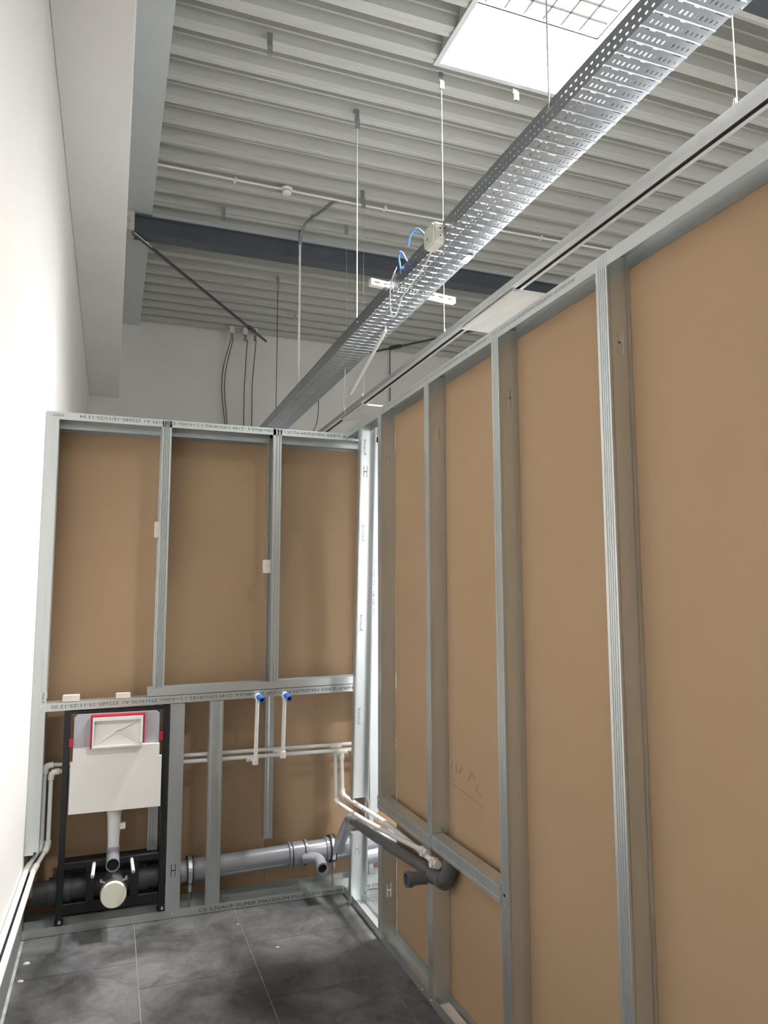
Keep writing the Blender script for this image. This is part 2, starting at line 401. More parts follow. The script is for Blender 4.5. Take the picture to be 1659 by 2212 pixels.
# ================================================================== END PARTITION (Y = YE .. YE+.15)
we = empty('wall_end', (.5, YE, 0), 'open metal stud partition with brown board across the far end', kind='structure')
YBD = YE+.192
XE1 = 3.0
for (a, b) in ((XL+.002, .262), (.264, .872), (.874, 1.46), (1.462, 2.66), (2.662, XE1)):
    MB().box(a, b, YBD, YBD+.0125, .01, 2.60).build('plasterboard', 'board', we)
def track_x(name, x0, x1, z0, D=.1, F=.04, up=True, y=YE, tilt=0, m='galv_track', label=None):
    mb = MB(); L = x1-x0; d = V((1, 0, tilt)).normalized()
    n = Y.cross(d) * -1; n = V((-tilt, 0, 1)).normalized()
    if up: profile(mb, (x0, y, z0), Y, n, d, D, F, L, lip=0)
    else: profile(mb, (x0, y, z0), Y, -n, d, D, F, L, lip=0)
    return mb.build(name, m, we, label=label)
def stud_x(x0, z0, z1, D=.1, F=.048, web='left', y=YE, grooves=4, m='galv', dx=0):
    mb = MB(); h = V((dx, 0, z1-z0)); L = h.length; hd = h.normalized()
    if web == 'left': profile(mb, (x0, y, z0), Y, X, hd, D, F, L, grooves=grooves, bead=.0015)
    else: profile(mb, (x0+F, y, z0), Y, -X, hd, D, F, L, grooves=grooves, bead=.0015)
    return mb.build('stud', m, we)
TOPS = 'KNAUF SUPER MAGNUM PLUS UW 100x40x0.6 -2140 DIN18182-1 L=4.00m EN14195 A1 322685-15/11/25-13 04'
tt = track_x('top_track', XL+.002, XE1, 2.597, up=False)
text(TOPS, tt, 'printed_text', (1.362, YE-.0012, 2.588), -X, -Z, width=1.545, height=.0165)
text('KNAUF', tt, 'printed_text', (-.262, YE-.0012, 2.584), -X, -Z, width=.05, height=.012)
screws(tt, [(.262, YE-.001, 2.566), (.870, YE-.001, 2.566), (-.315, YE-.001, 2.563)], -Y, .0035)
track_x('rear_track', XL+.002, XE1, 2.597, D=.088, F=.068, up=False, y=YE+.102)
bt = track_x('bottom_track', XL+.002, XE1, .002, up=True)
text('CE KNAUF SUPER MAGNUM PLUS UW 100x40x0.6 -2140 DIN18182-1 L=4.00m EN14195 A1', bt, 'printed_text', (.492, YE-.0012, .012), X, Z, width=1.50, height=.0165)
track_x('rear_bottom_track', XL+.002, XE1, .002, D=.088, up=True, y=YE+.102)
# middle rails, slightly rising to the right
TL = .0175
mt = track_x('middle_track', -.30, 2.6, 1.108, up=False, tilt=TL, y=YE-.001)
text('CE KNAUF SUPER MAGNUM PLUS UW 100x40x0.6 -2140 DIN18182-1 L=4.00m EN14195 A1 322685-15-11-25-13 05', mt, 'printed_text',
     (1.40, YE-.0022, 1.127), V((-1, 0, -TL)), V((TL, 0, -1)), width=1.655, height=.0165)
ut = track_x('upper_middle_track', .205, 2.6, 1.120, up=True, tilt=TL, y=YE-.0015)
screws(mt, [(.262, YE-.002, 1.097), (.355, YE-.002, 1.088), (.555, YE-.002, 1.092), (-.14, YE-.002, 1.078)], -Y, .0035)
# left wall track + stud
mb = MB(); profile(mb, (XL+.001, YE-.001, .388), Y, X, Z, .1, .04, 2.20, lip=0); mb.build('wall_track', 'galv', we)
stud_x(XL+.016, 1.125, 2.59, F=.048, web='right', grooves=0, y=YE+.0008)
stud_x(XL+.016, .40, 1.075, F=.048, web='right', grooves=0, y=YE+.0008)
mb = MB().box(XL+.018, XL+.068, YE-.003, YE-.0018, 1.075, 1.165); mb.build('joint_plate', 'galv', we)
text('KNAUF', we, 'printed_text', (XL+.046, YE-.0045, 1.162), -Z, X, width=.05, height=.012)
screws(we, [(XL+.04, YE-.003, 1.096), (XL+.02, YE-.002, 2.575)], -Y, .0035)
# upper studs
stud_x(.237, 1.125, 2.592, web='left', dx=0)
stud_x(.846, 1.135, 2.592, web='right', grooves=2)
stud_x(1.432, .41, 2.592, web='right', grooves=0, F=.05)
stud_x(2.04, .04, 2.592, web='left')
stud_x(2.65, .04, 2.592, web='left')
text('KNAUF CE DIN 18182-1  EN 14195 A1  CW 100-06  18-06-25', we, 'printed_text', (1.447, YE-.0012, 2.535), -Z, X, width=1.0, height=.014)
# rear studs close to the board
for (x0, z0, z1) in ((.232, .315, 2.59), (.845, .305, 2.59), (1.44, .03, 2.59)):
    mb = MB(); profile(mb, (x0, YE+.104, z0), Y, X, Z, .086, .05, z1-z0, grooves=1); mb.build('rear_stud', 'galv', we)
# short lower studs with the web to the front
for (x0, zt, cuts) in ((.322, 1.076, (.228,)), (.524, 1.080, ())):
    mb = MB(); profile(mb, (x0, YE+.0015, .006), X, Y, Z, .073, .048, zt-.006, grooves=0, bead=.002, hcuts=cuts)
    st = mb.build('stud', 'galv', we)
    if not cuts: text('knauf', st, 'stamped_text', (x0+.042, YE-.0005, .80), -Z, X, width=.09, height=.018, m='emboss')
screws(we, [(.358, YE-.001, .022), (.56, YE-.001, .022)], -Y, .0035)
# gypsum blocks wedged on the frame
def block(x0, x1, y0, y1, z0, z1, label, b=.004):
    m = MB(); m.bevbox(x0, x1, y0, y1, z0, z1, b)
    m.build('gypsum_block', 'gypsum', label=label, cat='offcut', group='gypsum offcuts wedged in the stud frame')
block(-.205, -.125, YE+.006, YE+.05, 1.113, 1.143, 'longer gypsum offcut lying on the middle rail near left wall')
block(.047, .120, YE+.006, YE+.045, 1.117, 1.142, 'shorter gypsum offcut on the middle rail above the flush panel')
block(.212, .2362, YE+.02, YE+.06, 1.955, 2.04, 'rough gypsum offcut stuck to the first upper stud')
block(.800, .8455, YE+.01, YE+.022, 1.768, 1.842, 'square gypsum offcut stuck to the second upper stud')

# ================================================================== RIGHT PARTITION (X = XR .. XR+.075)
wp = empty('wall_right', (XR, 1.2, 0), 'long metal stud partition with brown board on the right', kind='structure')
XBD = XR+.0768
seams = [3.492, 2.292, 1.045, -.205, -1.455, -2.705, -3.955, -4.99]
for a, b in zip(seams, seams[1:]):
    MB().box(XBD, XBD+.0125, b+.001, a-.001, .012, 2.6).build('plasterboard', 'board', wp)
def track_y(name, y0, y1, z0, up=True, D=.075, F=.04):
    mb = MB(); profile(mb, (XR, y0, z0), X, Z if up else -Z, Y, D, F, y1-y0, lip=0)
    return mb.build(name, 'galv_track', wp)
tr = track_y('top_track', -4.99, 4.16, 2.607, up=False)
text(TOPS, tr, 'printed_text', (XR-.0012, 1.80, 2.596), Y, -Z, width=1.60, height=.011, m='ink_faint')
tb = track_y('bottom_track', -4.99, YE-.004, .002)
def stud_y(yn, z0, z1, cuts, grooves=4, m='galv'):
    mb = MB(); profile(mb, (XR-.001, yn, z0), X, Y, Z, .0766, .05, z1-z0, grooves=grooves, hcuts=[c-z0 for c in cuts if z0 < c < z1])
    return mb.build('stud', m, wp)
s0 = stud_y(3.492, .60, 2.600, (2.345,), grooves=0)
stud_y(3.492, .006, .44, (.234,), grooves=0)
MB().box(XR-.002, XR+.06, 3.480, 3.492, .441, .4425).build('cut_tab', 'galv', wp)
stud_y(2.888, .615, 2.600, (2.35,))
stud_y(2.888, .006, .47, (), grooves=0)
stud_y(2.267, .006, 2.600, (2.347,))
stud_y(1.645, .006, 2.600, (2.348,))
for yn in (1.02, .395, -.23, -.855, -1.48, -2.1, -2.73, -3.35, -3.98, -4.6): stud_y(yn, .006, 2.600, (2.348,))
# cross rails (channel with the web to the front)
for (a, b, xo, z0) in ((2.905, 3.55, -.0015, .603), (2.318, 2.885, -.002, .611)):
    mb = MB(); profile(mb, (XR+xo, a, z0), Z, X, Y, .062, .05, b-a, lip=.006, grooves=0, bead=.0012)
    t = mb.build('cross_rail', 'galv', wp)
screws(wp, [(XR-.002, 3.53, .648), (XR-.002, 3.53, .617), (XR-.002, 2.93, .66), (XR-.002, 2.93, .626), (XR-.002, 2.292, .612)], -X, .004)
s = MB(); s.disc((XR-.0025, 2.292, .648), -X, .006, 12); s.build('screw_hole', 'hole', wp)
screws(wp, [(XR-.001, 3.0+.001, .02), (XR-.001, 2.91, .022)], -X, .004)
# corner post, leaning, notched for the pipes
pb, pt = V((1.262, 3.985, .006)), V((1.278, 3.868, 2.598)); hd = (pt-pb).normalized(); LP = (pt-pb).length
def post(z0, z1, cuts, F0):
    l0 = (z0-.006)/hd.z; l1 = (z1-.006)/hd.z
    mb = MB(); profile(mb, pb + hd*l0 + Y*.0, X, -Y, hd, .092, F0, l1-l0, grooves=0, hcuts=cuts)
    return mb
po = post(.545, 2.598, (1.790,), .045); pst = po.build('stud', 'galv', wp)
po = post(.006, .372, (.27,), .045); po.build('stud', 'galv', wp)
mb = MB(); l0 = (.372-.006)/hd.z; l1 = (.545-.006)/hd.z
mb.sheet([pb+hd*l0+X*.092-Y*.045, pb+hd*l0+X*.092], hd*(l1-l0)); mb.build('notched_flange', 'galv', wp)
for zc, m in ((2.47, 'emboss'), (1.985, 'emboss'), (1.49, 'emboss'), (.98, 'emboss')):
    c = pb + hd*((zc-.006)/hd.z)
    if zc in (1.985, 1.49):
        p = MB().obox(c+X*.040-Y*.0008, X*.017, Y*.0004, hd*.062); p.build('stamped_panel', 'emboss', wp)
    text('knauf', wp, 'stamped_text', c+X*.032-Y*.0016+hd*.045, -hd, X, width=.09, height=.018, m='ink_faint')
# pencil marks on the board
def scribble(pts):
    m = MB(); m.tube([(XBD-.0006, p[0], p[1]) for p in pts], .0009, 4); m.build('pencil_mark', 'pencil', wp)
for s in ([(2.873,.898),(2.850,.895),(2.828,.897)], [(2.851,.871),(2.72,.861),(2.6,.849)], [(2.669,.957),(2.685,.945),(2.70,.928),(2.709,.915)],
          [(2.624,.921),(2.636,.910),(2.643,.900),(2.62,.892),(2.593,.881)], [(2.815,.967),(2.812,.94),(2.805,.926)], [(2.849,.964),(2.858,.945),(2.861,.926)],
          [(2.775,.955),(2.785,.935),(2.782,.93),(2.77,.94),(2.758,.958)], [(2.69,.955),(2.66,.952),(2.645,.935)]): scribble(s)
# gypsum piece at the foot of the right partition
block(1.285, 1.335, 2.70, 2.86, .003, .028, 'flat pale offcut lying in the floor track of the right partition')

# ================================================================== TOILET FRAME
tf = empty('toilet_frame', (.063, YE+.03, .0), 'black concealed toilet installation frame with white cistern panel', 'toilet frame')
yf = YE-.002
def fbar(name, x0, x1, y0, y1, z0, z1, axis='z'): return MB().bevbox(x0, x1, y0, y1, z0, z1, .003, axis).build(name, 'black_frame', tf)
fbar('frame_post', -.192, -.162, yf, yf+.034, .045, 1.066); fbar('frame_post', .288, .318, yf, yf+.034, .045, 1.070)
fbar('cross_bar', -.162, .288, yf+.004, yf+.036, .298, .331, 'x')
fbar('cross_bar', -.162, .288, yf+.004, yf+.034, 1.052, 1.066, 'x')
fbar('cross_bar', -.162, .288, yf+.012, yf+.044, .085, .135, 'x')
MB().box(-.190, .316, yf+.140, yf+.146, .05, .315).build('shade_plate', 'black_frame', tf)  # black sheet put in for the shade behind the frame
MB().box(-.06, -.02, yf+.006, yf+.012, .135, .298).build('mounting_plate', 'black_frame', tf)
MB().box(.150, .19, yf+.006, yf+.012, .135, .298).build('mounting_plate', 'black_frame', tf)
for x0 in (-.197, .283):
    f = fbar('foot', x0, x0+.040, yf-.004, yf+.045, .044, .056)
    b = MB(); b.tube([(x0+.024, yf-.004, .062), (x0+.024, yf-.016, .062)], .007, 10); b.build('bolt', 'screw', f)
# cistern and panel
ci = MB(); ci.bevbox(-.144, .267, yf-.006, yf+.085, .80, 1.048, .014); cis = ci.build('cistern', 'cistern', tf)
pm = [(-.1535,.571),(.282,.571),(.282,.822),(.2695,.822),(.2695,.885),(-.1440,.885),(-.1440,.822),(-.1535,.822)]
pan = MB().prism([(a, yf-.032, b) for a, b in pm], (0, .026, 0)).build('front_panel', 'panel_white', tf)
# red trimmed service opening
op = MB(); zx = [(-.064, .892, 1.042), (.189, .892, 1.042)]
r = MB(); r.box(-.066, -.058, yf-.060, yf-.006, .884, 1.044); r.box(.184, .192, yf-.060, yf-.006, .90, 1.044); r.box(-.058, .184, yf-.060, yf-.006, 1.037, 1.044)
rd = r.build('red_trim', 'red', tf)
r = MB(); r.box(-.057, .183, yf-.066, yf-.028, 1.019, 1.036); r.box(-.057, -.049, yf-.066, yf-.028, .886, 1.019); r.box(.172, .183, yf-.066, yf-.028, .886, 1.019); r.box(-.049, .172, yf-.066, yf-.028, .886, .895)
cv = r.build('service_cover', 'white_plastic', tf)
MB().box(-.049, .172, yf-.046, yf-.040, .895, 1.019).build('cover_plate', 'panel_white', cv)
def rib(a, b):
    a, b = V((a[0], yf-.048, a[1])), V((b[0], yf-.048, b[1])); d = (b-a); n = d.normalized().cross(Y)
    MB().obox((a+b)/2, d/2, Y*.004, n*.0022).build('cover_rib', 'white_plastic', cv)
rib((-.040, .903), (.062, .964)); rib((.062, .964), (.150, .912)); rib((.062, .964), (.160, 1.012)); rib((.050, .968), (.074, .968))
for k in range(3): MB().box(.176, .181, yf-.068, yf-.066, .905+k*.035, .915+k*.035).build('cover_clip', 'panel_white', cv)
MB().box(-.164, -.144, yf-.014, yf+.006, .893, .930).build('side_clip', 'red', tf); MB().box(.268, .287, yf-.014, yf+.006, .900, .938).build('side_clip', 'red', tf)
# flush pipe
m = MB(); m.tube([(.063, yf+.03, z) for z in (.585, .565, .560, .548, .535, .40, .36)], .03, 24, rs=[.043, .043, .038, .036, .0345, .0275, .0275]); fp = m.build('flush_pipe', 'ppr', tf)
MB().bevbox(.088, .118, yf+.02, yf+.045, .463, .492, .004).build('pipe_clip', 'white_plastic', fp)
path = rounded([(.063, yf+.03, .375), (.063, yf+.03, .335), (.062, 4.0, .335)], .045, 8)
m = MB(); m.tube(path, .0315, 24, cap=False); m.tube(path[-2:], .0285, 24, cap=False); el = m.build('flush_elbow', 'pvc', tf)
m = MB(); m.disc((.062, 4.008, .335), (0, -1, 0), .0315); m.build('pipe_mouth', 'hole', el)
MB().ring((.062, 4.0, .335), Y, .0285, .0325, .004).build('pipe_rim', 'pvc', el)
# outlet bend with cap
m = MB(); m.tube([(.070, yf+.06, .20), (.069, 3.985, .205)], .054, 28); ob = m.build('outlet_bend', 'pvc_dark', tf)
MB().ring((.0695, 4.02, .204), (0, 1, -.03), .0545, .0615, .020, 32).build('outlet_clamp', 'clamp', ob)
for sx in (-1, 1):
    c = MB(); c.obox((.0695+sx*.052, 4.02, .257), (.012, 0, .004*sx), (0, .009, 0), (0, 0, .004)); c.tube([(.0695+sx*.058, 4.02, .252), (.0695+sx*.058, 4.02, .270)], .005, 8)
    c.build('clamp_screw', 'clamp', ob)
m = MB(); m.tube([(.0692, 3.992, .205), (.0692, 3.968, .206), (.0692, 3.962, .2065)], .059, 32, rs=[.0585, .0595, .056]); cp = m.build('outlet_cap', 'cream', ob, label='cream protective end cap')
MB().ring((.0692, 3.961, .2065), Y, .0555, .0595, .006, 32).build('cap_rim', 'cream', cp) if False else None
for x0, x1 in ((-.024, -.029), (.153, .156)):
    m = MB(); m.tube([(x0, yf+.01, .315), (x1, 3.945, .312)], .0085, 14); rr = m.build('fixing_rod', 'white_plastic', tf)
    m = MB(); m.tube([(x1, 3.945, .312), (x1, 3.928, .312)], .005, 10, rs=[.0065, .004]); m.build('rod_tip', 'clamp', rr)

# ================================================================== DRAIN PIPES
dp = empty('drain_pipe', (.6, YE+.06, .1), 'grey plastic drain pipe running along the foot of the partition', 'pipe')
yd = YE+.072
def zd(x): return .181 + .044*(x+.25)/1.55
P3 = lambda x: V((x, yd, zd(x)))
m = MB(); m.tube([P3(-.30), P3(.40)], .056, 28); m.build('shaded_pipe', 'pvc_shaded', dp, label='grey pipe section coloured darker for the shade behind the frame')
m = MB(); m.tube([P3(.395), P3(1.06)], .055, 28); m.build('main_pipe', 'pvc', dp)
for x, w, r in ((1.03, .06, .064), (1.075, .012, .068), (.985, .010, .067), (1.215, .05, .064), (.20, .07, .064), (-.18, .10, .066)):
    m = MB(); m.tube([P3(x-w/2), P3(x+w/2)], r, 28); m.build('socket', 'pvc' if x > .4 else 'pvc_shaded', dp)
m = MB(); m.tube([P3(1.06), P3(1.62)], .056, 28); m.build('branch_fitting', 'pvc', dp)
m = MB(); m.tube([P3(1.40), P3(1.48)], .066, 28); m.build('socket', 'pvc', dp)
m = MB(); m.tube([V((1.40, yd-.05, .17)), V((1.56, yd-.05, .18))], .042, 24); m.build('side_branch', 'pvc', dp)
# 50 mm outlet elbow towards the viewer
m = MB(); m.tube(rounded([(1.05, yd-.045, .205), (1.135, yd-.075, .207), (1.128, 4.02, .182)], .045, 8), .029, 20, cap=False); e = m.build('outlet_elbow', 'pvc', dp)
m = MB(); m.ring((1.128, 4.022, .182), (0, 1, .1), .024, .033, .02, 20); m.build('socket_rim', 'pvc', e)
m = MB(); m.disc((1.128, 4.027, .1825), (0, -1, -.1), .027, 20); m.build('pipe_mouth', 'hole', e)
for x in (.447, 1.225):
    m = MB(); m.ring(P3(x), X, .0655, .0715, .022, 28); c = m.build('pipe_clamp', 'clamp', dp)
    m = MB(); m.ring(P3(x-.013), X, .056, .0725, .006, 28); m.ring(P3(x+.013), X, .056, .0725, .006, 28); m.build('clamp_lining', 'rubber', c)
    m = MB(); m.tube([P3(x)+V((0, -.05, -.055)), P3(x)+V((0, -.052, -.088))], .009, 10); m.build('clamp_bolt', 'clamp', c)
    m = MB(); m.tube([P3(x)+V((0, -.03, -.07)), V((x, yd-.03, .004))], .004, 8); m.build('support_rod', 'galv_dark', c)
# 50 mm grey branch going along the right partition
bp_ = empty('waste_pipe', (1.30, 3.5, .4), 'dark grey waste pipe branching off along the right partition', 'pipe')
pts = [(1.245, 4.135, .225), (1.318, 4.14, .395), (1.304, 3.767, .424), (1.305, 3.45, .449), (1.308, 3.03, .488)]
m = MB(); m.tube(rounded(pts, .05, 6), .0255, 20); m.build('pipe_run', 'pvc_dark', bp_)
m = MB(); m.tube(rounded([pts[0], pts[1], (1.312, 4.05, .405)], .05, 8), .0285, 20); m.build('corner_elbow', 'pvc', bp_)
m = MB(); m.tube([(1.268, 4.138, .282), (1.240, 4.132, .215)], .031, 20); m.build('branch_socket', 'pvc', bp_)
m = MB(); m.tube(rounded([(1.306, 3.10, .483), (1.309, 3.0, .490), (1.302, 2.975, .470), (1.262, 2.98, .472), (1.205, 2.98, .472)], .022, 7), .027, 20, cap=False); e = m.build('wall_elbow', 'pvc_dark', bp_)
m = MB(); m.ring((1.208, 2.98, .472), X, .0245, .0325, .024, 24); m.build('socket_rim', 'pvc_dark', e)
m = MB(); m.disc((1.216, 2.98, .472), (-1, 0, 0), .027, 20); m.build('pipe_mouth', 'hole', e)
m = MB(); m.tube(rounded([(1.306, 2.985, .480), (1.312, 2.82, .500), (1.318, 2.795, .60)], .07, 8), .031, 20); m.build('trap_bend', 'pvc_dark', bp_)
m = MB(); m.tube([(1.310, 2.875, .494), (1.311, 2.845, .4985)], .036, 20); m.build('socket', 'pvc_dark', bp_)

# ================================================================== WATER PIPES
def fitting(parent, p0, p1, r=.0155, name='coupling'):
    m = MB(); m.tube([p0, p1], r, 14); return m.build(name, 'ppr_fitting', parent)
def elbow(parent, a, c, b, r=.0155, l=.03, name='elbow'):
    a, b, c = V(a), V(b), V(c)
    pa = c + (a-c).normalized()*l; pb_ = c + (b-c).normalized()*l
    m = MB(); m.tube(rounded([pa, c, pb_], l*.75, 6), r, 14); return m.build(name, 'ppr_fitting', parent)
RP = .0108
def supply(name, label, yy, xl, xt, zz, zdrop, xw, riser_x, riser_z0, zl, xs):
    w = empty(name, (.6, yy, zz), label, 'pipe', 'white water supply pipes')
    z1 = lambda x: zz + .004*(x-.4)
    A = V((xl, yy, zl)); B = V((2.4, yy, z1(2.4)))
    m = MB(); m.tube([A, B], RP, 14); m.build('pipe_run', 'ppr', w)
    # left drop to the wall pipes
    C1 = V((xl, yy, .40)); 
    m = MB(); m.tube([A, C1], RP, 14); m.build('pipe_drop', 'ppr', w)
    elbow(w, B, A, C1, l=.038)
    C2 = V((xw, yy-.075, .322)); C3 = V((xw, -3.0, .322+.055*7))
    m = MB(); m.tube([C1, C2], RP, 14); m.build('pipe_offset', 'ppr', w)
    elbow(w, A, C1, C2, l=.03); elbow(w, C1, C2, C3, l=.028)
    m = MB(); m.tube([C2, C3], RP+.0015, 14); m.build('wall_run', 'ppr', w, label='white pipe along foot of left wall')
    # tee, drop and run to the valve on the right
    T = V((xt, yy, z1(xt)))
    fitting(w, T-X*.032, T+X*.032, .0165, 'tee'); fitting(w, T, T-Z*.045, .0155, 'tee_branch')
    D = V((xt+.004, yy-.006, zdrop))
    m = MB(); m.tube([T, D], RP, 14); m.build('pipe_drop', 'ppr', w)
    pts = [D] + [V(q) for q in xs]
    cs = rounded(pts, .12, 8)
    m = MB(); m.tube(cs, RP+.001, 14); m.build('pipe_branch', 'ppr', w)
    elbow(w, T, D, xs[0], l=.032)
    # wall outlet at the end of the run
    E = V(xs[-1])
    m = MB(); m.tube([E+Y*.03, E-Y*.028], .0165, 14); v = m.build('outlet_body', 'ppr_fitting', w)
    m = MB(); m.tube([E+X*.01, E-X*.014], .019, 16); m.ring(E-X*.018, X, .009, .016, .010, 16); m.build('outlet_socket', 'ppr_fitting', v)
    m = MB(); m.disc(E-X*.012, -X, .010, 12); m.build('outlet_bore', 'galv_dark', v)
    m = MB(); m.ring(E-X*.006, X, .018, .0215, .005, 16); m.build('outlet_collar', 'ppr_fitting', v)
    # riser with blue plug
    S = V((riser_x, yy, z1(riser_x))); S2 = V((riser_x, YE-.017, riser_z0)); S3 = V((riser_x+.006, YE-.017, 1.103))
    fitting(w, S-X*.034, S+X*.022, .0165, 'tee')
    m = MB(); m.tube([S, S2], .0135, 14); m.build('riser_stub', 'ppr_fitting', w)
    m = MB(); m.tube([S2, S3], RP, 14); m.build('riser', 'ppr', w)
    fitting(w, S2-Z*.014, S2+Z*.02, .0165, 'elbow'); 
    elbow(w, S2, S3, S3+V((.012, -.05, -.018)), l=.022, r=.0155)
    a = S3+V((.004, -.018, -.006)); b = S3+V((.013, -.058, -.020))
    m = MB(); m.tube([a, b], .0155, 16, cap=False); pl = m.build('blue_plug', 'blue_plug', w)
    m = MB(); m.disc(b-(b-a)*.12, (b-a), .0115, 14); m.build('plug_recess', 'hole', pl)
    m = MB(); m.ring(b, (b-a), .0105, .0158, .004, 16); m.build('plug_rim', 'blue_plug', pl)
    return w
supply('water_pipe', 'upper white water pipe with the right blue plugged riser', YE+.090, -.274, 1.252, .776, .470, -.331, .921, .774, .790,
       [(1.275, 4.05, .468), (1.288, 3.83, .474), (1.290, 3.57, .500), (1.292, 3.00, .566)])
supply('water_pipe', 'lower white water pipe with the left blue plugged riser', YE+.066, -.244, 1.283, .749, .512, -.297, .771, .750, .762,
       [(1.305, 3.97, .510), (1.314, 3.747, .520), (1.314, 3.511, .534), (1.290, 2.895, .555)])
m = MB(); m.tube([(1.302, 3.76, .50), (1.303, 3.757, .56), (1.300, 3.757, .60)], .0016, 6); m.build('cable_tie', 'white_plastic', label='loose white cable tie end standing up from the water pipes', cat='cable tie')

# ================================================================== CABLE TRAY
TX0, TX1, TZ, TH, PIT = 1.604, 1.859, 3.55, .092, .0662
ct = empty('cable_tray', (1.73, 4, TZ), 'long perforated galvanised cable tray hanging below the roof', 'cable tray')
def tray(y0, n, dz=0):
    m = MB(); W = TX1-TX0
    us = [0, .012]; nn = 11; step = (W-.024)/nn
    for k in range(nn): us += [.012+k*step+step*.39, .012+k*step+step*.61]
    us += [W-.012, W]
    ws = []; dzs = []
    for k in range(n):
        o = k*PIT
        ws += [o, o+.010, o+.026, o+.042, o+.0445, o+.0495, o+.052]; dzs += [0, 0, 0, 0, -.004, -.004, 0]
    ws.append(n*PIT); dzs.append(0)
    nu = len(us); vs = [(TX0+u, y0+w, TZ+dz+d) for w, d in zip(ws, dzs) for u in us]; fs = []
    for j in range(len(ws)-1):
        q = j % 7
        for i in range(nu-1):
            hole = (q == 1 and i % 2 == 0 and 2 <= i < nu-2) or (q == 4 and (i % 8) in (3, 4, 5) and 2 <= i < nu-3)
            if i % 2 == 0 and 2 <= i < nu-2 and q == 1: hole = True
            if not hole: fs.append((j*nu+i, j*nu+i+1, (j+1)*nu+i+1, (j+1)*nu+i))
    m.add(vs, fs)
    # sides with two rows of slots
    hs = [0, .020, .0255, .054, .0595, TH]; wl_ = []
    for k in range(2*n): wl_ += [k*PIT/2, k*PIT/2+.009, k*PIT/2+.021]
    wl_.append(n*PIT)
    for xs, sgn in ((TX0, 1), (TX1, -1)):
        m.holed((xs, y0, TZ+dz), Y, Z, wl_, hs, lambda i, j: (i % 3 == 1 and j == 1) or (i % 3 == 1 and j == 3))
        m.box(xs-.0005, xs+.0005, y0, y0+n*PIT, TZ+dz+TH-.006, TZ+dz+TH)
        m.box(min(xs, xs+sgn*.012), max(xs, xs+sgn*.012), y0, y0+n*PIT, TZ+dz+TH-.0012, TZ+dz+TH)
    return m
n1 = 46; y0 = 3.585 - n1*PIT
tray(y0, n1).build('tray_section', 'galv_tray', ct); tray(3.585, 45, -.002).build('tray_section', 'galv_tray', ct); tray(3.585+45*PIT+.002, 50, 0).build('tray_section', 'galv_tray', ct)
MB().box(TX1-.045, TX1+.002, 3.55, 3.66, TZ-.006, TZ-.0045).build('splice_plate', 'galv', ct)
for yy in (3.585, 6.56):
    MB().box(TX0-.003, TX0-.001, yy-.07, yy+.07, TZ+.008, TZ+TH-.012).build('splice_plate', 'galv_tray', ct)
# cables inside tray
for i, (xx, r) in enumerate(((1.66, .006), (1.70, .008), (1.78, .006))):
    m = MB(); m.tube([(xx+.01*math.sin(k*1.7+i), .6+k*.5, TZ+.012+r) for k in range(19)], r, 8)
    m.build('cable', ['cable_dark', 'wire_white', 'cable_dark'][i], label=['dark cable lying along left side of the cable tray', 'white cable lying in the middle of the cable tray', 'dark cable lying along right side of the cable tray'][i], cat='cable')
m = MB(); m.tube(rounded([(1.58, 3.86, 3.70), (1.575, 3.80, 3.755), (1.585, 3.72, 3.745), (1.62, 3.66, 3.66), (1.65, 3.50, 3.575)], .04, 5), .007, 10)
m.tube(rounded([(1.60, 4.02, 3.60), (1.585, 4.03, 3.72), (1.595, 4.00, 3.735), (1.615, 3.96, 3.65), (1.64, 3.9, 3.575)], .03, 5), .006, 10)
m.build('blue_cable', 'cable_blue', label='blue cable looping over the edge of the cable tray', cat='cable')
m = MB(); m.tube(rounded([(1.60, 4.13, 3.66), (1.585, 4.16, 3.62), (1.60, 4.22, 3.45), (1.66, 4.30, 3.40), (1.70, 4.25, 3.56)], .08, 6), .004, 8)
m.build('white_wire', 'wire_white', label='white wire loop hanging below the tray edge', cat='wire')
m = MB(); m.tube(rounded([(1.575, 3.50, 3.515), (1.60, 3.62, 3.50), (1.645, 3.9, 3.525), (1.68, 4.25, 3.53), (1.70, 4.28, 3.555)], .1, 6), .004, 8)
m.build('white_wire', 'wire_white', label='white wire running from the junction box under the tray', cat='wire')
# slotted channel
sc = empty('slotted_channel', (1.85, 4.37, 3.66), 'white slotted support channel crossing above the cable tray', 'channel')
m = MB(); L = .66; d = V((.652, .10, 0)).normalized(); o = V((1.517, 4.335, 3.648))
us = [0]; 
for k in range(9): us += [.02+k*.071, .02+k*.071+.042]
us.append(L)
m.holed(o, d, Z, us, [0, .015, .026, .042], lambda i, j: j == 1 and i % 2 == 1)
nrm = V((-d.y, d.x, 0))
m.sheet([o, o+nrm*.04], d*L); m.sheet([o+Z*.042, o+Z*.042+nrm*.04], d*L); m.sheet([o+nrm*.04, o+nrm*.04+Z*.042], d*L)
m.build('channel_profile', 'wire_white', sc)
